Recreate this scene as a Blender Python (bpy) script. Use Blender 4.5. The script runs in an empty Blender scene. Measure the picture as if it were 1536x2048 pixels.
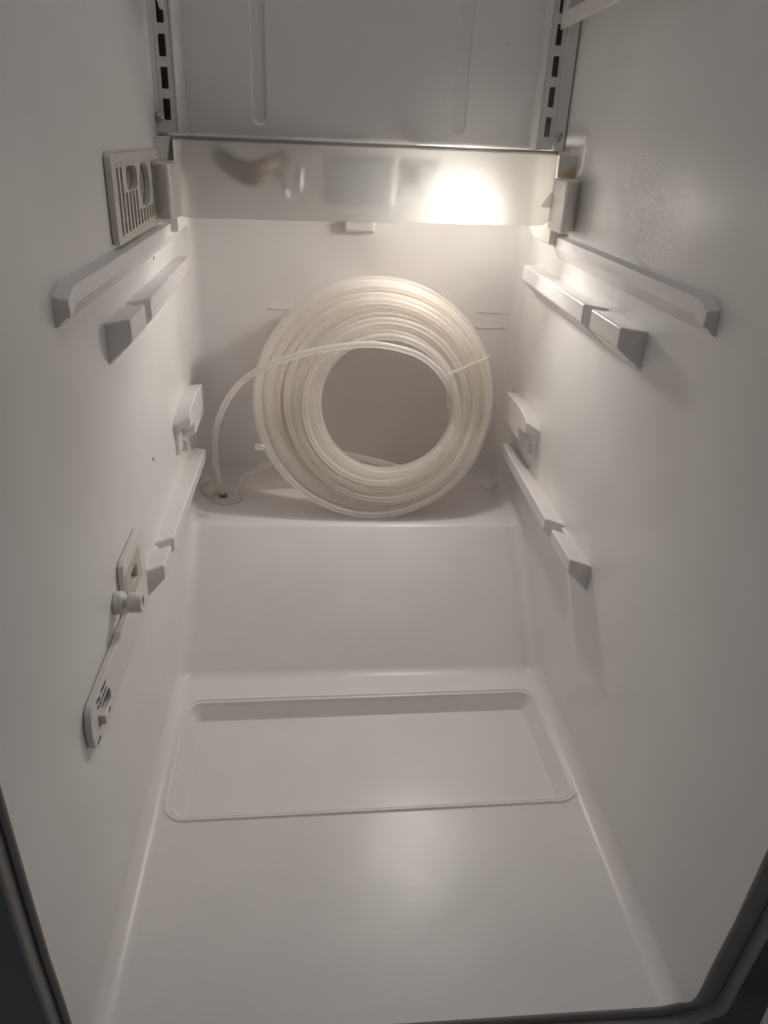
import bpy, bmesh, math, random
from mathutils import Vector, Matrix
import numpy as np
random.seed(4)
S = bpy.context.scene
# ------------------------------------------------------------------ camera, world, exposure
C = S.collection
cam_loc = (-0.0455, -0.5460, 0.4459)
rx, ry, rz = -0.4660, -0.0477, -0.1065
Rm = Matrix.Rotation(rz, 3, 'Z') @ Matrix.Rotation(rx, 3, 'X') @ Matrix.Rotation(ry, 3, 'Y')
right, fwd, up = Rm.col[0], Rm.col[1], Rm.col[2]
M = Matrix((right, up, -fwd)).transposed().to_4x4(); M.translation = Vector(cam_loc)
cd = bpy.data.cameras.new('camera'); cd.sensor_fit = 'VERTICAL'; cd.sensor_height = 36; cd.sensor_width = 27
cd.lens = 1493.7 / 2048 * 36; cd.clip_start = 0.01; cd.clip_end = 50
cam = bpy.data.objects.new('camera', cd); cam.matrix_world = M; C.objects.link(cam); S.camera = cam
w = bpy.data.worlds.new('World'); S.world = w; w.use_nodes = True
w.node_tree.nodes['Background'].inputs[0].default_value = (0.9, 0.93, 1.0, 1)
w.node_tree.nodes['Background'].inputs[1].default_value = 0.055
S.view_settings.view_transform = 'Standard'; S.view_settings.look = 'None'
S.cycles.max_bounces = 16; S.cycles.diffuse_bounces = 12; S.cycles.transmission_bounces = 14; S.cycles.glossy_bounces = 5; S.cycles.transparent_max_bounces = 32; S.cycles.sample_clamp_indirect = 8
S.view_settings.exposure = 0.34; S.view_settings.gamma = 1
BULB = Vector((0.0862, 0.1500, 0.3967)); BULB_STRENGTH = 32.0
BULB_COL = (1.0, 0.925, 0.83)
# added fill beam in front of the bulb, lifting the light forward and down
rd = bpy.data.lights.new('bulb_fill_beam', 'AREA'); rd.shape = 'DISK'; rd.size = .028; rd.energy = .35; rd.color = (1.0, .95, .90)
ro = bpy.data.objects.new('bulb_fill_beam', rd); ro.location = (BULB[0], BULB[1] - .0160, BULB[2] - .002); C.objects.link(ro)
ro.rotation_euler = Vector((-.50, -.72, -.37)).to_track_quat('-Z', 'Y').to_euler()
# added soft fill light, unseen, high above the part in view
ld = bpy.data.lights.new('upper_fill', 'AREA'); ld.shape = 'RECTANGLE'; ld.size = .10; ld.size_y = .36; ld.energy = 0.5; ld.color = (.96, .97, 1.0)
lo = bpy.data.objects.new('upper_fill', ld); lo.location = (.145, -.08, 1.05); lo.rotation_euler = (0, math.radians(42), 0); C.objects.link(lo)

# ------------------------------------------------------------------ materials
def newmat(name):
    m = bpy.data.materials.new(name); m.use_nodes = True
    n = m.node_tree.nodes; return m, n, m.node_tree.links, n['Principled BSDF']
def plastic(name, col, rough=.38, bump=.12, bscale=900, mottle=.05, specks=0.0, stain=None, scratch=None, brushed=0, spec=.5):
    m, n, l, b = newmat(name)
    tc = n.new('ShaderNodeTexCoord')
    no = n.new('ShaderNodeTexNoise'); no.inputs['Scale'].default_value = 14; no.inputs['Detail'].default_value = 6
    l.new(tc.outputs['Object'], no.inputs['Vector'])
    mr = n.new('ShaderNodeMapRange'); mr.inputs[1].default_value = .3; mr.inputs[2].default_value = .7
    mr.inputs[3].default_value = 1 - mottle; mr.inputs[4].default_value = 1 + mottle * .6
    l.new(no.outputs['Fac'], mr.inputs[0])
    mul = n.new('ShaderNodeVectorMath'); mul.operation = 'SCALE'; mul.inputs[0].default_value = col[:3]
    l.new(mr.outputs[0], mul.inputs['Scale']); last = mul.outputs[0]
    def mask_mix(last, fac, c):
        mx = n.new('ShaderNodeMix'); mx.data_type = 'RGBA'
        l.new(fac, mx.inputs[0]); l.new(last, mx.inputs[6]); mx.inputs[7].default_value = (*c, 1); return mx.outputs[2]
    if specks:
        v = n.new('ShaderNodeTexVoronoi'); v.inputs['Scale'].default_value = 62; v.feature = 'F1'
        l.new(tc.outputs['Object'], v.inputs['Vector'])
        lt = n.new('ShaderNodeMapRange'); lt.inputs[1].default_value = .075; lt.inputs[2].default_value = .045; lt.inputs[3].default_value = 0; lt.inputs[4].default_value = 1
        l.new(v.outputs['Distance'], lt.inputs[0])
        sp = n.new('ShaderNodeSeparateColor'); l.new(v.outputs['Color'], sp.inputs[0])
        gt = n.new('ShaderNodeMath'); gt.operation = 'GREATER_THAN'; gt.inputs[1].default_value = 1 - specks; l.new(sp.outputs[0], gt.inputs[0])
        mm = n.new('ShaderNodeMath'); mm.operation = 'MULTIPLY'; l.new(lt.outputs[0], mm.inputs[0]); l.new(gt.outputs[0], mm.inputs[1])
        last = mask_mix(last, mm.outputs[0], (.16, .13, .10))
    if stain:
        for (pos, rad, c, amt) in stain:
            d = n.new('ShaderNodeVectorMath'); d.operation = 'DISTANCE'; l.new(tc.outputs['Object'], d.inputs[0]); d.inputs[1].default_value = pos
            n2 = n.new('ShaderNodeTexNoise'); n2.inputs['Scale'].default_value = 130; n2.inputs['Detail'].default_value = 4; l.new(tc.outputs['Object'], n2.inputs['Vector'])
            ad = n.new('ShaderNodeMath'); ad.operation = 'MULTIPLY_ADD'; l.new(n2.outputs['Fac'], ad.inputs[0]); ad.inputs[1].default_value = rad * 1.4; l.new(d.outputs['Value'], ad.inputs[2])
            r = n.new('ShaderNodeMapRange'); r.inputs[1].default_value = rad * 1.7; r.inputs[2].default_value = rad * .8; r.inputs[3].default_value = 0; r.inputs[4].default_value = amt
            l.new(ad.outputs[0], r.inputs[0]); last = mask_mix(last, r.outputs[0], c)
    l.new(last, b.inputs['Base Color'])
    b.inputs['Roughness'].default_value = rough; b.inputs['Specular IOR Level'].default_value = spec
    nb = n.new('ShaderNodeTexNoise'); nb.inputs['Scale'].default_value = bscale; nb.inputs['Detail'].default_value = 2
    if brushed:
        mp = n.new('ShaderNodeMapping'); mp.inputs['Scale'].default_value = (.06, 1, 1); l.new(tc.outputs['Object'], mp.inputs[0]); l.new(mp.outputs[0], nb.inputs['Vector'])
    else: l.new(tc.outputs['Object'], nb.inputs['Vector'])
    bp = n.new('ShaderNodeBump'); bp.inputs['Strength'].default_value = bump; bp.inputs['Distance'].default_value = .0006
    l.new(nb.outputs['Fac'], bp.inputs['Height']); l.new(bp.outputs[0], b.inputs['Normal'])
    # gentle waviness of the vacuum formed sheet
    nw = n.new('ShaderNodeTexNoise'); nw.inputs['Scale'].default_value = 16; nw.inputs['Detail'].default_value = 2; l.new(tc.outputs['Object'], nw.inputs['Vector'])
    bw = n.new('ShaderNodeBump'); bw.inputs['Strength'].default_value = .35; bw.inputs['Distance'].default_value = .0022
    l.new(nw.outputs['Fac'], bw.inputs['Height']); l.new(bw.outputs[0], bp.inputs['Normal'])
    if scratch:
        pos, rad = scratch
        prev = bp
        d = n.new('ShaderNodeVectorMath'); d.operation = 'DISTANCE'; l.new(tc.outputs['Object'], d.inputs[0]); d.inputs[1].default_value = pos
        mk = n.new('ShaderNodeMapRange'); mk.inputs[1].default_value = rad; mk.inputs[2].default_value = rad * .25; l.new(d.outputs['Value'], mk.inputs[0])
        for k, (ang, sc) in enumerate(((.12, (1, 30, 420)), (1.35, (1, 26, 380)), (.7, (1, 34, 500)), (-.2, (1, 40, 620)), (1.7, (1, 40, 560)), (.35, (1, 22, 300)))):
            mp = n.new('ShaderNodeMapping'); mp.inputs['Rotation'].default_value = (ang, 0, 0); mp.inputs['Scale'].default_value = sc
            mp.vector_type = 'TEXTURE'; mp.inputs['Scale'].default_value = (1, 1 / sc[1], 1 / sc[2])
            l.new(tc.outputs['Object'], mp.inputs[0])
            ns = n.new('ShaderNodeTexNoise'); ns.inputs['Scale'].default_value = 1.6; ns.inputs['Detail'].default_value = 1; l.new(mp.outputs[0], ns.inputs['Vector'])
            rr = n.new('ShaderNodeMapRange'); rr.inputs[1].default_value = .52; rr.inputs[2].default_value = .72; l.new(ns.outputs['Fac'], rr.inputs[0])
            mm = n.new('ShaderNodeMath'); mm.operation = 'MULTIPLY'; l.new(rr.outputs[0], mm.inputs[0]); l.new(mk.outputs[0], mm.inputs[1])
            b2 = n.new('ShaderNodeBump'); b2.inputs['Strength'].default_value = .38; b2.inputs['Distance'].default_value = .00045; b2.invert = True
            l.new(mm.outputs[0], b2.inputs['Height']); l.new(prev.outputs[0], b2.inputs['Normal']); prev = b2
        l.new(prev.outputs[0], b.inputs['Normal'])
    return m
WH = (.825, .80, .79); WS = (.82, .807, .79)
M_back = plastic('liner_plastic', WH, .33, .10, 900, .035, .008, brushed=1)
M_lw = plastic('left_wall_plastic', WS, .40, .10, 800, .04, .02)
M_rw = plastic('right_wall_plastic', WS, .30, .10, 800, .04, .02, scratch=((.166, -.04, .405), .085),
               stain=[((.166, .128, .438), .009, (.42, .25, .12), .7)])
M_rail = plastic('rail_plastic', WH, .27, .10, 800, .03, .03)
M_panel = plastic('cover_panel_plastic', WH, .45, .08, 900, .03, .09)
M_trim = plastic('trim_plastic', (.76, .73, .70), .34, .08, 900, .03)
M_ivory = plastic('aged_ivory_plastic', (.70, .665, .60), .4, .1, 900, .05, .1)
M_rim = plastic('shaded_rim_plastic', (.33, .315, .305), .5, .1, 900, .03)  # white rim plastic with its shade put into the grey
M_lip = plastic('pale_gasket_lip', (.42, .41, .40), .5, .1, 900, .03)
M_grey = plastic('painted_frame', (.22, .22, .225), .5, .1, 900, .03)
M_dark = plastic('gasket_rubber_and_gap_shade', (.03, .03, .032), .6, .1, 900, .05)  # black of the gasket, reused as painted shade in gaps
M_recess = plastic('recess_shade_grey', (.30, .29, .285), .6, .1, 900, .05)  # grey with the shade of the slot cavities put in
M_dull = plastic('dull_housing_plastic', (.42, .41, .41), .6, .1, 900, .03)
M_brown = plastic('brown_cable', (.24, .17, .12), .5, .1, 900, .05)
M_print = plastic('grey_print', (.13, .13, .13), .6, .02, 900, .1)
M_sticker = plastic('yellowed_sticker', (.62, .57, .46), .55, .2, 1500, .14, .75)
M_rust = plastic('stained_trim_plastic', (.74, .70, .66), .38, .1, 900, .04, 0, stain=[((.162, .10, .424), .009, (.50, .30, .13), .8), ((.166, .12, .437), .006, (.46, .27, .12), .7)])
M_silicone = plastic('silicone', (.74, .72, .64), .12, .02, 300, .05, spec=.7)
M_steel, n, l, b = newmat('zinc_steel'); b.inputs['Base Color'].default_value = (.42, .45, .42, 1); b.inputs['Metallic'].default_value = 1; b.inputs['Roughness'].default_value = .3
M_stripm = plastic('enamelled_steel_strip', (.70, .69, .68), .28, .03, 900, .03, .05, spec=.6)

# frosted diffuser
M_cover, n, l, b = newmat('frosted_cover'); n.remove(b); out = n['Material Output']
tr = n.new('ShaderNodeBsdfTranslucent'); tr.inputs[0].default_value = (.70, .70, .68, 1)
df = n.new('ShaderNodeBsdfDiffuse'); df.inputs[0].default_value = (.80, .80, .79, 1)
rf = n.new('ShaderNodeBsdfRefraction'); rf.inputs[0].default_value = (.90, .90, .885, 1); rf.inputs['Roughness'].default_value = .52; rf.inputs['IOR'].default_value = 1.13
gl = n.new('ShaderNodeBsdfGlossy'); gl.inputs['Roughness'].default_value = .3
m1 = n.new('ShaderNodeMixShader'); m1.inputs[0].default_value = .45; l.new(tr.outputs[0], m1.inputs[1]); l.new(df.outputs[0], m1.inputs[2])
m2 = n.new('ShaderNodeMixShader'); m2.inputs[0].default_value = .80; l.new(m1.outputs[0], m2.inputs[1]); l.new(rf.outputs[0], m2.inputs[2])
m3 = n.new('ShaderNodeMixShader'); m3.inputs[0].default_value = .05; l.new(m2.outputs[0], m3.inputs[1]); l.new(gl.outputs[0], m3.inputs[2])
l.new(m3.outputs[0], out.inputs[0])
# translucent tubing
M_tube, n, l, b = newmat('milky_tubing'); n.remove(b); out = n['Material Output']
tc = n.new('ShaderNodeTexCoord'); no = n.new('ShaderNodeTexNoise'); no.inputs['Scale'].default_value = 60; l.new(tc.outputs['Object'], no.inputs['Vector'])
cr = n.new('ShaderNodeValToRGB'); cr.color_ramp.elements[0].position = .35; cr.color_ramp.elements[0].color = (.998, .972, .948, 1); cr.color_ramp.elements[1].position = .65; cr.color_ramp.elements[1].color = (1.0, .985, .968, 1)
l.new(no.outputs['Fac'], cr.inputs[0])
df = n.new('ShaderNodeBsdfDiffuse'); tr = n.new('ShaderNodeBsdfTranslucent'); l.new(cr.outputs[0], df.inputs[0]); l.new(cr.outputs[0], tr.inputs[0])
tp = n.new('ShaderNodeBsdfTransparent'); tp.inputs[0].default_value = (1, .995, .985, 1)
gl = n.new('ShaderNodeBsdfGlossy'); gl.inputs['Roughness'].default_value = .35; 
m1 = n.new('ShaderNodeMixShader'); m1.inputs[0].default_value = .68; l.new(df.outputs[0], m1.inputs[1]); l.new(tr.outputs[0], m1.inputs[2])
m2 = n.new('ShaderNodeMixShader'); m2.inputs[0].default_value = .52; l.new(m1.outputs[0], m2.inputs[1]); l.new(tp.outputs[0], m2.inputs[2])
geo = n.new('ShaderNodeNewGeometry'); bf = n.new('ShaderNodeMath'); bf.operation = 'MULTIPLY_ADD'; bf.inputs[1].default_value = -.018; bf.inputs[2].default_value = .018; l.new(geo.outputs['Backfacing'], bf.inputs[0])
gl.inputs[0].default_value = (1, 1, 1, 1)
m3 = n.new('ShaderNodeMixShader'); l.new(bf.outputs[0], m3.inputs[0]); l.new(m2.outputs[0], m3.inputs[1]); l.new(gl.outputs[0], m3.inputs[2])
l.new(m3.outputs[0], out.inputs[0])
M_bulb, n, l, b = newmat('lit_bulb'); b.inputs['Emission Color'].default_value = (*BULB_COL, 1); b.inputs['Emission Strength'].default_value = BULB_STRENGTH
b.inputs['Base Color'].default_value = (.9, .9, .9, 1)

# ------------------------------------------------------------------ helpers
def link(name, me, mat, parent=None, smooth=True):
    o = bpy.data.objects.new(name, me); C.objects.link(o)
    if mat: me.materials.append(mat)
    if smooth:
        for p in me.polygons: p.use_smooth = True
    if parent: o.parent = parent; o.matrix_parent_inverse = Matrix.Identity(4)
    return o
def mesh(name, v, f, mat, parent=None, smooth=True, recalc=True):
    me = bpy.data.meshes.new(name); me.from_pydata([tuple(p) for p in v], [], f)
    if recalc:
        bm = bmesh.new(); bm.from_mesh(me); bmesh.ops.recalc_face_normals(bm, faces=bm.faces); bm.to_mesh(me); bm.free()
    return link(name, me, mat, parent, smooth)
def bev(o, wd, seg=3, ang=30):
    m = o.modifiers.new('bevel', 'BEVEL'); m.width = wd; m.segments = seg; m.limit_method = 'ANGLE'; m.angle_limit = math.radians(ang); m.harden_normals = True
    return o
def loft(name, secs, mat, parent=None, bevel=0, cap=True, seg=3, ang=30):
    n = len(secs[0]); v = [p for s in secs for p in s]; f = []
    for i in range(len(secs) - 1):
        for j in range(n):
            k = (j + 1) % n; f.append((i * n + j, i * n + k, (i + 1) * n + k, (i + 1) * n + j))
    if cap: f.append(tuple(range(n))); f.append(tuple(range((len(secs) - 1) * n, len(secs) * n)))
    o = mesh(name, v, f, mat, parent)
    if bevel: bev(o, bevel, seg, ang)
    return o
def box(name, x0, x1, y0, y1, z0, z1, mat, parent=None, bevel=0, seg=3):
    s = [[(x, y0, z0), (x, y1, z0), (x, y1, z1), (x, y0, z1)] for x in (x0, x1)]
    return loft(name, s, mat, parent, bevel, seg=seg)
def revolve(name, prof, origin, axis, mat, parent=None, n=32, smooth=True):
    # prof: (distance along axis, radius)
    a = Vector(axis).normalized(); t = Vector((0, 0, 1)) if abs(a.z) < .9 else Vector((1, 0, 0)); u = a.cross(t).normalized(); v2 = a.cross(u)
    v = []; f = []
    for d, r in prof:
        for k in range(n):
            q = 2 * math.pi * k / n; v.append(Vector(origin) + a * d + (u * math.cos(q) + v2 * math.sin(q)) * max(r, 1e-5))
    for i in range(len(prof) - 1):
        for k in range(n): f.append((i * n + k, i * n + (k + 1) % n, (i + 1) * n + (k + 1) % n, (i + 1) * n + k))
    f.append(tuple(range(n))); f.append(tuple(range((len(prof) - 1) * n, len(prof) * n)))
    return mesh(name, v, f, mat, parent, smooth)
def tube(name, pts, r, mat, parent=None, n=10, closed=False, flat=None):
    pts = [Vector(p) for p in pts]; N = len(pts); v = []; f = []; prevu = None
    for i, p in enumerate(pts):
        if closed: t = pts[(i + 1) % N] - pts[i - 1]
        else: t = pts[min(i + 1, N - 1)] - pts[max(i - 1, 0)]
        t.normalize()
        if prevu is None:
            h = Vector((0, 1, 0)) if abs(t.y) < .9 else Vector((1, 0, 0)); u = (h - t * h.dot(t)).normalized()
        else: u = (prevu - t * prevu.dot(t)).normalized()
        prevu = u; w2 = t.cross(u); ra = r[i] if isinstance(r, (list, tuple)) else r
        for k in range(n):
            q = 2 * math.pi * k / n; v.append(p + u * math.cos(q) * ra * (flat or 1) + w2 * math.sin(q) * ra)
    for i in range(N if closed else N - 1):
        for k in range(n): f.append((i * n + k, i * n + (k + 1) % n, ((i + 1) % N) * n + (k + 1) % n, ((i + 1) % N) * n + k))
    if not closed: f.append(tuple(range(n))[::-1]); f.append(tuple(range((N - 1) * n, N * n)))
    return mesh(name, v, f, mat, parent)
def smooth_path(P, per=10):
    P = [Vector(p) for p in P]; out = []
    for i in range(len(P) - 1):
        a, b, c, d = P[max(i - 1, 0)], P[i], P[i + 1], P[min(i + 2, len(P) - 1)]
        for k in range(per):
            t = k / per; out.append(.5 * ((2 * b) + (c - a) * t + (2 * a - 5 * b + 4 * c - d) * t * t + (3 * b - a - 3 * c + d) * t ** 3))
    out.append(P[-1]); return out
def empty(name, loc, label, cat):
    o = bpy.data.objects.new(name, None); C.objects.link(o); o.location = loc; o['label'] = label; o['category'] = cat; return o
def plate_with_holes(name, outline, holes, frame, thick, mat, parent=None, bevel=0):
    # outline and holes in 2D; frame(a, b, d) -> 3D, d = height above the wall
    bm = bmesh.new(); edges = []
    for ring in [outline] + holes:
        vs = [bm.verts.new(frame(a, b2, 0)) for a, b2 in ring]
        for i in range(len(vs)): edges.append(bm.edges.new((vs[i], vs[(i + 1) % len(vs)])))
    bmesh.ops.triangle_fill(bm, edges=edges, use_beauty=True)
    fs = bm.faces[:]
    ex = bmesh.ops.extrude_face_region(bm, geom=fs)
    dv = Vector(frame(0, 0, thick)) - Vector(frame(0, 0, 0))
    for g in ex['geom']:
        if isinstance(g, bmesh.types.BMVert): g.co += dv
    bmesh.ops.recalc_face_normals(bm, faces=bm.faces)
    bmesh.ops.dissolve_limit(bm, angle_limit=.01, verts=bm.verts, edges=bm.edges)
    me = bpy.data.meshes.new(name); bm.to_mesh(me); bm.free()
    o = link(name, me, mat, parent, smooth=bool(bevel))
    if bevel: bev(o, bevel, 2, 40)
    return o
def rrect(a0, a1, b0, b1, r, n=5):
    pts = []
    for cx, cy, s in ((a1 - r, b1 - r, 0), (a0 + r, b1 - r, 90), (a0 + r, b0 + r, 180), (a1 - r, b0 + r, 270)):
        for k in range(n + 1):
            q = math.radians(s + 90 * k / n); pts.append((cx + r * math.cos(q), cy + r * math.sin(q)))
    return pts

W = .166; RF = .012; TOP = 1.25
fz = empty('freezer_compartment', (0, 0, 0), 'empty white plastic freezer compartment with moulded side rails and a lit frosted lamp cover', 'freezer')

# ------------------------------------------------------------------ liner: floor, hump, back wall in one sheet
def arc(c, r, a0, a1, n):
    return [((c[0] + r * math.cos(math.radians(a0 + (a1 - a0) * k / n))), (c[1] + r * math.sin(math.radians(a0 + (a1 - a0) * k / n)))) for k in range(n + 1)]
def fillet(p0, p1, p2, r, n=9):
    p0, p1, p2 = (Vector(p) for p in (p0, p1, p2)); d0 = (p0 - p1).normalized(); d1 = (p2 - p1).normalized()
    ang = math.acos(max(-1, min(1, d0.dot(d1)))); L = r / math.tan(ang / 2); a = p1 + d0 * L; b2 = p1 + d1 * L
    c = p1 + (d0 + d1).normalized() * (r / math.sin(ang / 2))
    va = a - c; vb = b2 - c; t0 = math.atan2(va.y, va.x); t1 = math.atan2(vb.y, vb.x); dt = (t1 - t0 + math.pi) % (2 * math.pi) - math.pi
    return [(c.x + r * math.cos(t0 + dt * k / n), c.y + r * math.sin(t0 + dt * k / n)) for k in range(n + 1)]
P = [(-.303, 0), (0.003, 0), (.113, .0985), (.219, .100), (.219, TOP)]
prof = [P[0]]
ytray = sorted(set(round(float(q), 5) for q in list(np.arange(-.170, -.161, .0016)) + list(np.arange(-.161, -.136, .0006)) + list(np.arange(-.136, -.044, .0018)) + list(np.arange(-.044, -.0150, .0006))))
prof += [(-.28, 0), (-.24, 0), (-.20, 0), (-.18, 0)] + [(float(y), 0.) for y in ytray]
prof += fillet(P[0], P[1], P[2], .017)
prof += [(.03, .0242), (.06, .051)] if False else []
prof += fillet(P[1], P[2], P[3], .009) + fillet(P[2], P[3], P[4], .016) + [(.219, z) for z in (.15, .2, .25, .3, .35, .4, .5, .8, TOP)]
prof = [p for i, p in enumerate(prof) if i == 0 or (Vector(p) - Vector(prof[i - 1])).length > 1e-4]
xs = []
nf = 8
for k in range(nf + 1): xs.append((-1, k))
xgrid = sorted(set(round(float(x), 5) for x in list(np.arange(-.1385, .1390, .0016)) + list(np.arange(-.1528, -.1385, .0006)) + list(np.arange(.1392, .1529, .0006))))
def tray_depth(x, y):
    th = math.radians(.95); xx = x - .0012; yy = y + .0905
    u = xx * math.cos(th) + yy * math.sin(th); v = -xx * math.sin(th) + yy * math.cos(th)
    r = .016; qx = abs(u) - .1555 + r; qy = abs(v) - .0645 + r
    d = math.hypot(max(qx, 0), max(qy, 0)) + min(max(qx, qy), 0) - r        # < 0 inside
    s = max(0, min(1, (-d - .0035) / .0095)); s2 = s
    e = math.exp(-((d + .0002) / .0009) ** 2) * .0015 + math.exp(-((d + .0036) / .0009) ** 2) * .0006
    soft = 0 if d > 0 else 1
    return -.0125 * s2 + e
v = []; ncol = 0; cols = []
for k in range(nf + 1): a = math.pi / 2 * (1 - k / nf); cols.append((-(W - RF) - RF * math.sin(a), RF * (1 - math.cos(a))))
cols += [(x, 0) for x in xgrid]
for k in range(nf + 1): a = math.pi / 2 * k / nf; cols.append(((W - RF) + RF * math.sin(a), RF * (1 - math.cos(a))))
nrm = []
for i, p in enumerate(prof):
    a = Vector(prof[max(i - 1, 0)]); b2 = Vector(prof[min(i + 1, len(prof) - 1)]); t = (b2 - a).normalized(); nrm.append(Vector((-t.y, t.x)))
for i, (y, z) in enumerate(prof):
    for (x, off) in cols:
        zz = z + nrm[i].y * off; yy = y + nrm[i].x * off
        if i == 0: yy -= .0055 * (off / RF) ** 1.5
        if -.172 < y < -.012 and off == 0: zz += tray_depth(x, y)
        v.append((x, yy, zz))
nc = len(cols)
f = [(i * nc + j, i * nc + j + 1, (i + 1) * nc + j + 1, (i + 1) * nc + j) for i in range(len(prof) - 1) for j in range(nc - 1)]
mesh('floor_and_back_liner', v, f, M_back, fz, recalc=False)
# side walls
offp = [(p[0] + nn.x * RF - (.0055 if i == 0 else 0), p[1] + nn.y * RF) for i, (p, nn) in enumerate(zip(prof, nrm))]
front = [(-.3105, .016), (-.3125, .0205), (-.3140, .0265), (-.3150, .035), (-.3158, .05), (-.3180, .08), (-.3198, .10), (-.322, .15), (-.325, .24), (-.328, .5), (-.33, TOP)]
def wall(s, mat):
    ring = offp + [(q[0], q[1]) for q in reversed(front)]
    vv = [(s * W, y, z) for y, z in ring]
    me = bpy.data.meshes.new('side_wall'); bm = bmesh.new(); vs = [bm.verts.new(p) for p in vv]
    es = [bm.edges.new((vs[i], vs[(i + 1) % len(vs)])) for i in range(len(vs))]
    bmesh.ops.triangle_fill(bm, edges=es, use_beauty=True)
    for fc in bm.faces:
        if fc.normal.x * s > 0: fc.normal_flip()
    bm.to_mesh(me); bm.free()
    return link('side_wall', me, mat, fz, smooth=False)
wall(-1, M_lw); wall(1, M_rw)
box('ceiling', -W - .01, W + .01, -.33, .23, TOP, TOP + .01, M_panel, fz)

# rim: lip of the liner, then seam, then the frame
path = []
for y, z in reversed(front): path.append((Vector((-W, y, z)), Vector((-1, 0, 0)), .0028))
for k in range(nf, -1, -1):
    a = math.pi / 2 * k / nf; path.append((Vector((-(W - RF) - RF * math.sin(a), -.303 - .0055 * (1 - math.cos(a)) ** 1.5, RF * (1 - math.cos(a)))), Vector((-math.sin(a), 0, -math.cos(a))), .0035))
for x in (-.1, 0, .1): path.append((Vector((x, -.303, 0)), Vector((0, 0, -1)), .0045 + .01 * max(0, x) * 2 * .1))
for k in range(0, nf + 1):
    a = math.pi / 2 * k / nf; path.append((Vector(((W - RF) + RF * math.sin(a), -.303 - .0055 * (1 - math.cos(a)) ** 1.5, RF * (1 - math.cos(a)))), Vector((math.sin(a), 0, -math.cos(a))), .006 + .004 * k / nf))
for y, z in front: path.append((Vector((W, y, z)), Vector((1, 0, 0)), .0105))
def sweep(name, secf, mat):
    v = []; f = []
    for p, N, w1 in path:
        s = secf(w1)
        for a, b2 in s: v.append(p + N * a + Vector((0, -1, 0)) * b2)
    m_ = len(s)
    for i in range(len(path) - 1):
        for j in range(m_ - 1): f.append((i * m_ + j, i * m_ + j + 1, (i + 1) * m_ + j + 1, (i + 1) * m_ + j))
    return mesh(name, v, f, mat, fz, recalc=False)
sweep('rim', lambda w1: [(0, 0), (.0002, .0010), (.0008, .0018), (.0018, .0022), (w1 - .0005, .0022), (w1 - .0001, .0020), (w1, .0015), (w1, -.012)], M_rim)
sweep('gasket_lip', lambda w1: [(w1 + .0009, -.012), (w1 + .0011, .0050), (w1 + .0015, .0080), (w1 + .0024, .0092), (w1 + .0034, .0086), (w1 + .0038, .0060), (w1 + .0040, .0020)], M_lip)
sweep('frame', lambda w1: [(w1 + .0030, -.012), (w1 + .0040, .0040), (w1 + .0046, .0052), (w1 + .0062, .0056), (w1 + .0075, .0050), (w1 + .0085, .0035), (w1 + .078, .0030)], M_grey)
# black door gasket channel on the right, dark cabinet beyond
loft('gasket', [[(.1985, -.3375, z), (.2065, -.3375, z), (.2065, -.328, z), (.1985, -.328, z)] for z in (-.1, TOP)], M_dark, fz, .002)

# ------------------------------------------------------------------ side rails, ledges, hooks
def section_rail(s, y, w_, zt, zi, zb, zw):
    x0 = s * (W + .002); x1 = s * (W - w_)
    return [(x0, y, zt), (x1, y, zi), (x1, y, zb), (x0, y, zw)]
def rail(name, s, st, bevel=.0016):
    o = loft(name, [section_rail(s, *q) for q in st], M_rail, fz, bevel, seg=3)
    return o
up_ = (.3418, .3448, .3312, .3146)
lo_ = (.1590, .1663, .1545, .1345)
def two_rail(s, yf, yn0, yn1, yb, w0, w1_, Z, wb):
    fr = rail('support_rail', s, [(yf, w0, *Z), (yn0, w0, *Z)])
    zt, zi, zb, zw = Z
    rail('support_rail', s, [(yn1, w0, *Z), (yb, w1_, *Z), (yb + .018, .003, zt, zt, zb - .004, zw + .004)])
    rail('rail_web', s, [(yn0 - .003, .0032, zt - .001, zt - .001, zw + .004, zw + .002), (yn1 + .003, .0032, zt - .001, zt - .001, zw + .004, zw + .002)], .0005)
two_rail(-1, -.098, -.0545, -.037, .150, .0150, .0118, up_, 0)
two_rail(1, -.089, -.0330, -.0172, .165, .0185, .0160, up_, 0)
two_rail(-1, -.075, -.0440, -.0335, .146, .0145, .0158, (lo_[0], lo_[1] - .0015, lo_[2] - .001, lo_[3]), 0)
two_rail(1, -.073, -.0232, -.0052, .168, .0180, .0150, lo_, 0)
# long ledges
def ledge(s, yf, yb):
    def sec(y, zt, k=1): x0 = s * (W + .002); return [(x0, y, zt), (s * (W - .0072 * k), y, zt - .0014), (s * (W - .0078 * k), y, zt - .0095 if zt > .37 else .3640), (s * (W - .0045 * k), y, .3622), (s * (W - .002 * k), y, .3590), (x0, y, .3575)]
    o = loft('moulded_ledge', [sec(yf, .3700), sec(yf + .001, .3728), sec(yf + .012, .3775), sec(yb, .3775)], M_rail, fz, .0012)
ledge(-1, -.181, .108); ledge(1, -.1685, .108)
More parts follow.
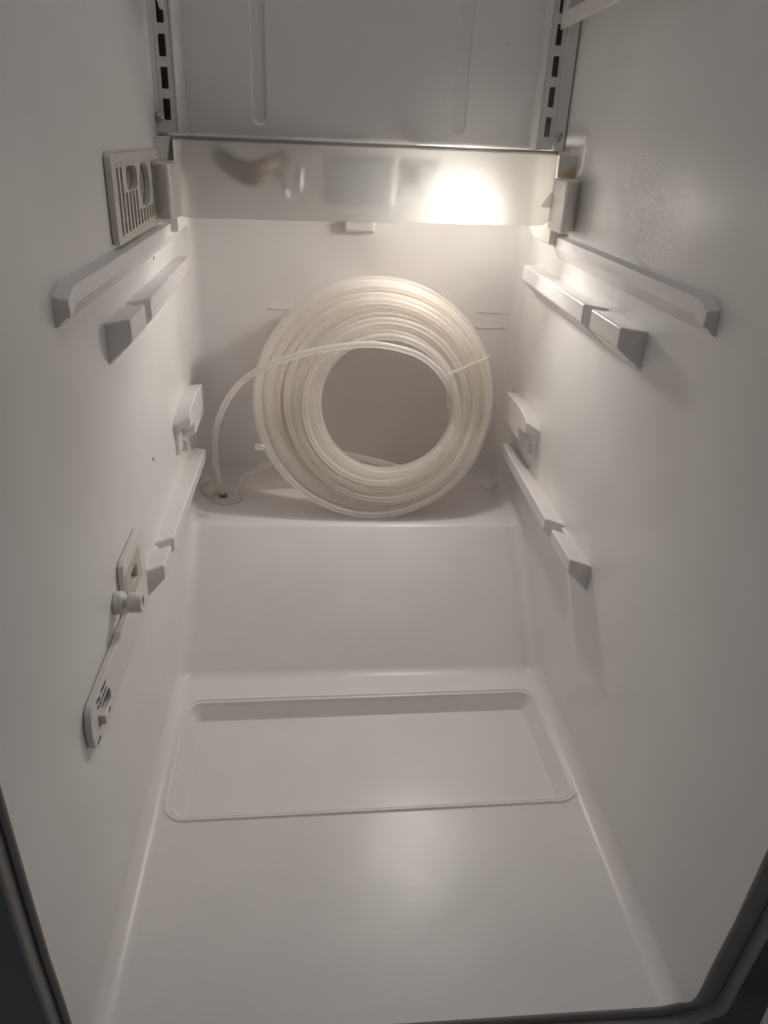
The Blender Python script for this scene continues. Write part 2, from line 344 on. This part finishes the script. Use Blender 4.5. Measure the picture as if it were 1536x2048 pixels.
# hooks over the lower rails
def hook(s, yoff=0, zoff=0, w_=.015):
    inn = [(.092, .2150), (.1005, .2185), (.120, .2207), (.142, .2212), (.172, .2195), (.173, .1895), (.1156, .1893), (.1147, .2016), (.0945, .2035)]
    wal = [(.094, .2040), (.103, .2100), (.120, .2140), (.145, .2162), (.186, .2135), (.190, .1890), (.118, .1870), (.117, .1990), (.096, .2010)]
    a = [(s * (W - w_), y + yoff, z + zoff) for y, z in inn]; b2 = [(s * (W + .002), y + yoff, z + zoff) for y, z in wal]
    loft('shelf_hook', [a, b2], M_rail, fz, .0013, ang=22)
    loft('shelf_hook_back', [[(s * (W - .0035), .0955 + yoff, .2025 + zoff), (s * (W - .0035), .118 + yoff, .2025 + zoff), (s * (W - .0035), .118 + yoff, .178 + zoff), (s * (W - .0035), .0965 + yoff, .178 + zoff)],
         [(s * (W + .002), .0955 + yoff, .2025 + zoff), (s * (W + .002), .118 + yoff, .2025 + zoff), (s * (W + .002), .118 + yoff, .176 + zoff), (s * (W + .002), .0955 + yoff, .176 + zoff)]], M_rail, fz, .0008)
hook(1); hook(-1, -.015, .008)
for s in (-1, 1): box('keeper_tab', s * (W - .0075) if s > 0 else -W, s * W if s > 0 else -W + .0075, .1020, .1045, .180, .190, M_silicone, fz, .0006)

# ------------------------------------------------------------------ upper evaporator panel with two grooves, slotted uprights
def groove(x, z):
    d = 0
    for cx, zb in ((-.0888, .4555), (.0770, .4560)):
        dz = max(0, zb - z); q = math.hypot(x - cx, dz); hw = .0056
        t = (hw + .0006 - q) / .0014; t = max(0, min(1, t)); d = max(d, t * t * (3 - 2 * t))
    return d * .0032
gx = sorted(set([round(x, 5) for x in np.arange(-.150, .1501, .004)] + [round(c + o_, 5) for c in (-.0888, .0770) for o_ in np.arange(-.0075, .0076, .0004)]))
gz = [.4405, .442, .444] + [round(x, 5) for x in np.arange(.4465, .462, .0006)] + [.465, .47, .48, .5, .53, .56, .6, .8, TOP]
v = []; f = []
for z in gz:
    for x in gx: v.append((x, .155 + groove(x, z) + (.0006 if z == .4405 else 0), z))
nx = len(gx)
f = [(i * nx + j, i * nx + j + 1, (i + 1) * nx + j + 1, (i + 1) * nx + j) for i in range(len(gz) - 1) for j in range(nx - 1)]
me_o = mesh('evaporator_panel', v, f, M_panel, fz, recalc=False)
box('evaporator_housing', -.150, .150, .161, .2185, .4402, .4440, M_panel, fz)
def upright(s, yf, xo, xi, slots, sx0, sx1, screw):
    # folded steel strip: wall flange, slotted face, chamfer back to the panel
    st = empty_part('slotted_upright')
    zb = .4412; zt = .64
    holes = [[(a, b2) for a, b2 in rrect(sx0, sx1, z, z + .0146, .0007, 2)] for z in slots]
    plate_with_holes('strip_face', [(sx0 - .0035, zb), (sx1 + .0030, zb), (sx1 + .0030, zt), (sx0 - .0035, zt)], holes, lambda a, b2, d: (s * a, yf + .0012 - d, b2), .0011, M_stripm, st)
    A = sx1 + .0030; B = sx0 - .0035
    # flange on wall side (proud) and rounded inner return
    loft('wall_flange', [[(s * A, yf + .0012, z), (s * (A + .0003), yf - .0016, z), (s * (xo - .0010), yf - .0026, z), (s * (xo - .0006), yf + .012, z), (s * (A), yf + .012, z)] for z in (zb - .0006, zt)], M_stripm, st, .0007)
    loft('inner_return', [[(s * B, yf + .0012, z), (s * (B - .0004), yf - .0010, z), (s * (xi + .0012), yf - .0012, z), (s * xi, yf + .0025, z), (s * (xi - .0004), .1555, z), (s * (xi + .0015), .1555, z), (s * (B - .0003), yf + .006, z)] for z in (zb - .0006, zt)], M_stripm, st, .0006)
    box('slot_shade_backing', s * (sx0 - .004) if s > 0 else s * (sx1 + .004), s * (sx1 + .004) if s > 0 else s * (sx0 - .004), yf + .016, yf + .017, zb, zt, M_recess, st)  # grey sheet added to darken the slots
    x_, y_, z_ = screw
    sc = revolve('screw', [(0, .0030), (.0005, .0034), (.0011, .0034), (.0014, .0024), (.0030, .0022), (.0036, .0012)], (s * x_, y_, z_), (0, -1, 0), M_steel, st, 20)
    return st
def empty_part(name):
    o = bpy.data.objects.new(name, None); C.objects.link(o); o.parent = fz; return o
upright(-1, .120, .1672, .1478, [.4498, .4709, .4921, .5134, .5347, .556, .577, .598], .1546, .1600, (.1632, .1168, .4517))
upright(1, .1405, .1660, .1400, [.4509, .4727, .4945, .5163, .538, .560, .582, .604], .1473, .1526, (.1590, .1370, .4513))
box('seam_shade_strip', -.1668, -.1640, .1235, .1250, .4412, .64, M_dark, fz); box('seam_shade_strip', .1652, .1668, .1420, .1440, .4412, .64, M_dark, fz)  # solid dark strips put in as the shadow of the wall seams

# ------------------------------------------------------------------ lamp cover and what stands behind it
cv = empty_part('lamp_cover')
def cover_outline():
    pts = [(-.1530, .4370), (-.1565, .4200), (-.1555, .3960)]
    pts += [(-.1440 - .0105 * math.cos(math.radians(q)), .3935 - .0120 * math.sin(math.radians(q))) for q in (10, 30, 50, 70, 90)]
    pts += [(-.05, .3822), (.05, .3838), (.138, .3849)] + [(.1400 + .0085 * math.sin(math.radians(q)), .3920 - .0070 * math.cos(math.radians(q))) for q in (0, 25, 50, 75, 90)]
    pts += [(.1487, .4390)]
    return pts
plate_with_holes('diffuser', cover_outline(), [], lambda a, b2, d: (a, .100 - d, b2), .0014, M_cover, cv)
loft('diffuser_top', [[(x, .0988, z), (x, .0988, z + .0013), (x, .1535, z + .0024), (x, .1535, z + .0012)] for x, z in ((-.153, .4372), (.040, .43848))], M_cover, cv)
loft('diffuser_top', [[(x, .0988, z), (x, .0988, z + .0013), (x, .1545, z + .0011), (x, .1545, z - .0001)] for x, z in ((.0402, .43849), (.1487, .4392))], M_cover, cv)
loft('cover_lip', [[(x, .0978, z - .0008), (x, .0976, z + .0018 - k), (x, .0984, z + .0024 - k), (x, .0996, z + .0018 - k), (x, .0998, z - .0008)] for x, z, k in ((-.153, .4372, 0), (.1487, .4390, .0004))], M_cover, cv, .0003)
loft('clip', [[(.1402, .0985, .3995), (.1500, .0985, .3990), (.1500, .0985, .4115), (.1470, .0985, .4100), (.1435, .0985, .4060)], [(.1402, .0962, .4000), (.1500, .0955, .3998), (.1500, .0955, .4110), (.1470, .0960, .4097), (.1435, .0962, .4060)]], M_cover, cv, .0004)
revolve('light_bulb', [(0, .0030), (.002, .0065), (.006, .0105), (.011, .0122), (.016, .0112), (.020, .0080), (.0225, .004), (.0232, .0005)], BULB + Vector((0, .0110, -.002)), (0, -1, .15), M_bulb, fz, 28)
sk = box('lamp_housing', .0300, .0660, .1580, .166, .3985, .4290, M_dull, fz, .002)
revolve('lamp_socket', [(0, .0085), (.008, .0085), (.0095, .0075), (.0095, .005)], (.0862, .1725, .3955), (0, -1, 0), M_trim, fz, 24)
box('socket_recess', .0385, .0480, .1560, .1582, .4085, .4210, M_grey, sk, .001)
box('junction_plate', -.036, .0245, .150, .156, .3905, .4300, M_dull, fz, .002)
tube('cable', smooth_path([(-.128, .18, .426), (-.115, .150, .423), (-.103, .142, .418), (-.090, .140, .4185), (-.080, .150, .422), (-.072, .175, .425)]), .0055, M_brown, fz)
tube('cable', smooth_path([(-.125, .18, .418), (-.112, .150, .413), (-.098, .142, .408), (-.084, .150, .412), (-.075, .175, .415)]), .0050, M_brown, fz)
for (x, z, a) in ((-.0690, .4050, .35), (-.0565, .4105, -.1)):
    revolve('connector', [(0, .0024), (.001, .0030), (.017, .0030), (.018, .0022)], (x + .006 * a, .128, z - .008), (-a * .8, 0, 1), M_trim, fz, 16)
# mounting bosses, end blocks
for s, zo in ((-1, 0), (1, 0)):
    xi = .1525
    loft('cover_boss', [[(s * (W + .002), y, .4385), (s * xi, y, .4385), (s * xi, y, zl), (s * (W + .002), y, zl - .002)] for y, zl in ((.1035, .3700), (.150, .3700), (.170, .3760))], M_rust if s > 0 else M_trim, fz, .0013)
    yw = .0860 if s > 0 else .0700
    loft('cover_end_block', [[(s * (W + .0015), .0985, z), (s * .1480, .1005, z), (s * .1492, .0680 if s > 0 else .0640, z), (s * .1515, .0655 if s > 0 else .0615, z), (s * (W + .0015), yw, z)] for z in (.3825, .4215)], M_trim, fz, .0016)
    loft('cover_flange', [[(s * (W + .001), .1030, .4385 - k), (s * .151, .1030, .4385 - k)] + [(s * .151, .1000, .4385 - k), (s * (W + .001), .1000, .4385 - k)] for k in (0, .0165)], M_rust if s > 0 else M_trim, fz, .0008)
# retaining catch on the back wall
loft('catch', [[(-.0175, .2195, .3740), (.0150, .2195, .3740), (.0140, .2195, .3610), (-.0160, .2195, .3610)], [(-.0145, .2080, .3725), (.0120, .2080, .3725), (.0120, .2080, .3645), (-.0140, .2080, .3645)]], M_trim, fz, .001)

# mould seams on back wall
for x0, x1, z in ((-.0905, -.058, .2867), (.122, .150, .2885), (.133, .158, .2880), (.121, .153, .2731), (-.09, -.07, .2740)):
    box('mould_line', x0, x1, .2182, .2195, z, z + .0004, M_back, fz)

# ------------------------------------------------------------------ vent grille on the left wall
vt = empty_part('vent_grille')
fl = lambda a, b2, d: (-W + .0006 + d, a, b2)
gy0, gy1, gz0, gz1 = -.0585, .0880, .3795, .4298
slotc = [-.0450 + k * .00975 for k in range(13)]
def inside(y, z):
    c1 = ((y + .0058) ** 2 / (.0175) ** 2 + (z - .4155) ** 2 / .0072 ** 2) < 1 and False
    return c1
holes = []
z_top = lambda y: .4222; z_bot = lambda y: .3838 + (y + .045) * .028
# two big openings
big1 = [(-.0060 + .0175 * math.cos(q), .4152 + .0068 * math.sin(q)) for q in [2 * math.pi * k / 22 for k in range(22)]]
big2 = rrect(.0150, .0500, .3955, .4225, .0125, 5)
big1 = rrect(-.0235, .0100, .4080, .4222, .0068, 5)
holes += [big1, big2]
for c in slotc:
    a0, a1 = c - .0030, c + .0030; zt = z_top(c); zb = z_bot(c)
    if a1 > -.0245 and a0 < .0110: zt = .4072
    if a1 > .0140 and a0 < .0510: zt = .3945
    holes.append([(a0, zb), (a1, zb), (a1, zt), (a0, zt)])
plate_with_holes('grille_plate', rrect(gy0, gy1, gz0, gz1, .0035), holes, fl, .0038, M_ivory, vt, .0006)
box('top_bead', -W + .0040, -W + .0056, -.050, .084, .4235, .4248, M_ivory, vt, .0006)
# duct space behind
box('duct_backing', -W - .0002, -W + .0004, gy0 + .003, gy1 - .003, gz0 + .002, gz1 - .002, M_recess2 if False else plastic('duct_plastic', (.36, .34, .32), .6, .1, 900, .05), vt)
box('gap_shade_strip', -W - .0002, -W + .0009, gy0 + .0008, gy1 - .001, gz0 + .0008, gz0 + .002, M_dark, vt)  # dark strip standing in for the shadow under the grille plate

# ------------------------------------------------------------------ temperature control plate and knob
cp = empty_part('temperature_control')
y0, y1 = -.2370, -.0860
low = [(y1, .1400), (y1, .1690)] 
ring = [(-.0880, .1400), (-.0850, .1660), (-.0850, .2000), (-.0880, .2035), (-.1330, .2035), (-.1385, .2020), (-.1405, .1985), (-.1410, .1740), (-.1430, .1700), (-.1470, .1692), (-.2260, .1700), (-.2305, .1688), (-.2330, .1655), (-.2345, .1600), (-.2350, .1540), (-.2340, .1480), (-.2315, .1435), (-.2270, .1405), (-.2200, .1395)]
slotring = rrect(-.2230, -.1965, .1488, .1580, .0040, 4)
sqhole = [(-.1260, .1790), (-.1250, .1885), (-.1110, .1885), (-.1100, .1780)]
plate_with_holes('control_plate', ring, [slotring, sqhole], lambda a, b2, d: (-W + .0004 + d, a, b2), .0040, M_trim, cp, .0007)
box('slot_floor', -W + .0002, -W + .0008, -.226, -.193, .146, .160, M_dark, cp)
box('window_floor', -W + .0002, -W + .0008, -.128, -.108, .176, .190, M_dark, cp)
# yellowed sticker round the square window
plate_with_holes('sticker', [(-.1385, .1755), (-.1390, .1935), (-.1375, .1955), (-.1010, .1955), (-.0990, .1940), (-.0985, .1725), (-.1360, .1725)], [[(-.1265, .1785), (-.1255, .1890), (-.1105, .1890), (-.1095, .1775)]], lambda a, b2, d: (-W + .00445 + d, a, b2), .0003, M_sticker, cp)
loft('slider_knob', [[(-W + .0010, -.2215, .1500), (-W + .0010, -.2140, .1500), (-W + .0010, -.2140, .1575), (-W + .0010, -.2215, .1575)], [(-W + .0078, -.2212, .1508), (-W + .0078, -.2145, .1508), (-W + .0078, -.2145, .1568), (-W + .0078, -.2212, .1568)]], M_trim, cp, .0007)
def text(body, y, z, size, parent, tilt=0, sx=1):
    cu = bpy.data.curves.new('lettering', 'FONT'); cu.body = body; cu.size = size; cu.extrude = .00008; cu.resolution_u = 2
    tmp = bpy.data.objects.new('tmp', cu); C.objects.link(tmp); dg = bpy.context.evaluated_depsgraph_get(); dg.update()
    me = bpy.data.meshes.new_from_object(tmp.evaluated_get(dg)); bpy.data.objects.remove(tmp)
    mt = Matrix(((0, 0, 1, -W + .00452), (sx, 0, 0, y), (0, 1, 0, z), (0, 0, 0, 1)))
    me.transform(mt); me.name = 'lettering'; return link('lettering', me, M_print, parent, False)
text('Veg. Meats', -.2225, .1648, .0046, cp)
text('Temperature', -.2225, .1607, .0040, cp, sx=.95)
text('Colder', -.2085, .1450, .0030, cp)
text('Cold', -.2300, .1438, .0034, cp)
kx = -.152
kn = revolve('knob', [(0, .0060), (.0005, .0072), (.0048, .0072), (.0060, .0062), (.0062, .0035), (.0085, .0032), (.0086, .0058), (.0090, .0062), (.0162, .0062), (.0168, .0058), (.0168, .0036), (.0120, .0034)], (-W, kx, .1845), (1, 0, 0), M_trim, cp, 36)
# mould pins on the left wall
for y, z in ((.0602, .3555), (-.0103, .2199)):
    revolve('plug_hole', [(0, .0016), (.0004, .0016), (.0005, .0012)], (-W, y, z), (1, 0, 0), M_recess, fz, 14)

# ------------------------------------------------------------------ grommet, caulk
GH = Vector((-.1345, .1712, .1000))
revolve('grommet', [(-.001, .0165), (.0008, .0165), (.0013, .0155), (.0013, .002)], GH, (0, 0, 1), M_ivory, fz, 36)
def blob(name, loc, sc, mat, seed):
    bm = bmesh.new(); bmesh.ops.create_icosphere(bm, subdivisions=4, radius=1)
    rnd = random.Random(seed); ph = [rnd.uniform(0, 6) for _ in range(6)]
    for q in bm.verts:
        c = q.co; k = 1 + .12 * math.sin(3 * c.x + ph[0]) * math.cos(4 * c.y + ph[1]) + .06 * math.sin(8 * c.x + ph[2] + 5 * c.z)
        q.co = Vector((c.x * sc[0] * k + loc[0], c.y * sc[1] * k + loc[1], c.z * sc[2] * k + loc[2]))
    me = bpy.data.meshes.new(name); bm.to_mesh(me); bm.free(); return link(name, me, mat, fz)
blob('silicone_bead', (-.1530, .1860, .1010), (.013, .013, .0100), M_silicone, 3)
blob('moulded_bump', (.1560, .2080, .1000), (.016, .014, .0045), M_back, 5)

# ------------------------------------------------------------------ coil of tubing
coil = empty('tubing_coil', (.017, .14, .1), 'coil of translucent white plastic tubing leaning against the back wall on the raised step', 'tubing')
coilT = Vector((.017, .14, .1))
LEAN = math.radians(14); U = Vector((0, math.sin(LEAN), math.cos(LEAN))); X = Vector((1, 0, 0)); A = Vector((0, math.cos(LEAN), -math.sin(LEAN)))
r_t = .0030
base = Vector((.0, .1330, .1030))
loops = []
NR, NA = 10, 6
for i in range(NR):
    for j in range(NA):
        R = .0668 + i * .0049 + (.0024 if j % 2 else 0)
        loops.append((R, (j - (NA - 1) / 2) * .0052, i))
rnd = random.Random(11); pts = []
params = []
for R, a, i in loops:
    fr = (R - .07) / .042
    R2 = R + rnd.uniform(-.0012, .0012)
    cx = .0230 - .0085 * fr + rnd.uniform(-.0022, .0022)
    cz = .1095 - .0015 * (1 - fr) + rnd.uniform(-.0015, .0022) - .0045 * (1 - fr)
    ex = rnd.uniform(-.0015, .0025); ph = rnd.uniform(0, 6.28); tw = rnd.uniform(-.0035, .0035)
    params.append((R2, a + rnd.uniform(-.0012, .0012), cx, cz, ex, ph, tw))
NS = 84
def lp(P_, th):
    R, a, cx, cz, ex, ph, tw = P_
    rr = R + ex * math.sin(2 * th + ph) ; fan = .0035 * math.sin(th) * (a / .012)
    return coilbase + X * (cx + rr * math.sin(th) * 1.015) + U * (cz + rr * math.cos(th)) + A * (a + fan * .6 + tw * math.sin(th + ph))
coilbase = Vector((.0025, .1360, .1050))
T0 = 2.2
for k, P_ in enumerate(params):
    Q = params[k + 1] if k + 1 < len(params) else P_
    for s in range(NS):
        th = T0 + 2 * math.pi * s / NS; u = max(0, (s / NS - .8) / .2); u = u * u * (3 - 2 * u)
        p1 = lp(P_, th); p2 = lp(Q, th); pts.append(p1.lerp(p2, u))
t_ = tube('tube', [p - coilT for p in pts], r_t, M_tube, coil, n=9)
# free end leaving the front of the coil and dropping into the grommet
endA = [(0.0905, 0.1560, 0.2060), (0.0891, 0.1530, 0.2231), (0.0814, 0.1500, 0.2388), (0.0663, 0.1480, 0.2545), (0.0466, 0.1470, 0.2650), (0.0159, 0.1450, 0.2715), (-0.0116, 0.1420, 0.2710), (-0.0389, 0.1390, 0.2672), (-0.0662, 0.1375, 0.2600), (-0.0893, 0.1390, 0.2500), (-0.1084, 0.1400, 0.2379), (-0.1248, 0.1470, 0.2174), (-0.1370, 0.1550, 0.1918), (-0.1426, 0.1620, 0.1655), (-0.1439, 0.1680, 0.1385), (-0.1415, 0.1710, 0.1158), (-0.1383, 0.1715, 0.0983)]
tube('tube', [p - coilT for p in smooth_path(endA, 8)], r_t, M_tube, coil, n=12)
endB = [(0.075, 0.160, 0.1300), (0.0348, 0.1700, 0.1390), (0.0039, 0.1800, 0.1430), (-0.0273, 0.1880, 0.1450), (-0.0589, 0.1890, 0.1425), (-0.0902, 0.1850, 0.1338), (-0.1085, 0.1810, 0.1246), (-0.1206, 0.1780, 0.1144), (-0.1282, 0.1760, 0.0990)]
tube('tube', [p - coilT for p in smooth_path(endB, 8)], r_t, M_tube, coil, n=12)
def strap(th, name='tie_strap'):
    # closed loop round the bundle's cross-section at angle th
    cx, cz = .018, .1085; rin, rout = .0655, .1165; ha = .0195; out = []
    rm = (rin + rout) / 2; hr = (rout - rin) / 2
    for k in range(48):
        q = 2 * math.pi * k / 48; c, s_ = math.cos(q), math.sin(q); pw = .55
        dr = hr * math.copysign(abs(c) ** pw, c); da = ha * math.copysign(abs(s_) ** pw, s_)
        rr = rm + dr; out.append(coilbase + X * (cx + rr * math.sin(th)) + U * (cz + rr * math.cos(th)) + A * da - coilT)
    return tube(name, out, .0010, M_tube, coil, n=8, closed=True)
strap(math.radians(66))
tube('tie_stub', [p - coilT for p in (Vector((-.100, .133, .1735)), Vector((-.097, .132, .1732)), Vector((-.092, .131, .1730)))], .0030, M_tube, coil, n=12)

# dark sleeve ends where the tubes enter the grommet
revolve('sleeve', [(0, .0042), (.004, .0040), (.0045, .0030)], (-.1385, .1715, .1002), (-.15, 0, 1), M_brown, fz, 16)

# ------------------------------------------------------------------ shelf above, only its lower corners are in view
sh = empty('shelf', (0, .05, .56), 'white plastic shelf end hanging on the slotted upright at the top right corner', 'shelf')
so = Vector((0, .05, .56))
def shp(name, yz, x0, x1, holes=None, mat=M_trim):
    o = plate_with_holes(name, yz, holes or [], lambda a, b2, d: (x0 + d - so.x, a - so.y, b2 - so.z), x1 - x0, mat, sh, .0007); return o
shp('shelf_arm', [(.1420, .5270), (.1420, .60), (-.10, .60), (-.10, .5340)], .1500, .1530, [[(.128, .5385), (.128, .560), (-.05, .562), (-.05, .5425)]])
shp('shelf_arm', [(.0950, .5185), (.0950, .58), (-.10, .58), (-.10, .5560), (.060, .5400)], -.1530, -.1500)
for k in range(9):
    y = -.095 + k * .028; tube('wire', [(-.153, y - so.y, .597 - so.z), (0, y - so.y, .597 - so.z), (.153, y - so.y, .597 - so.z)], .0016, M_trim, sh, n=8)

# ------------------------------------------------------------------ open door on the right
dr = empty('freezer_door', (.24, -.36, 0), 'edge of the open freezer door at the bottom right corner', 'door')
do = Vector((.24, -.36, 0))
box('door_liner', .1818 - do.x, .2400 - do.x, -.70 - do.y, -.3390 - do.y, -.08, TOP, M_trim, dr, .004)
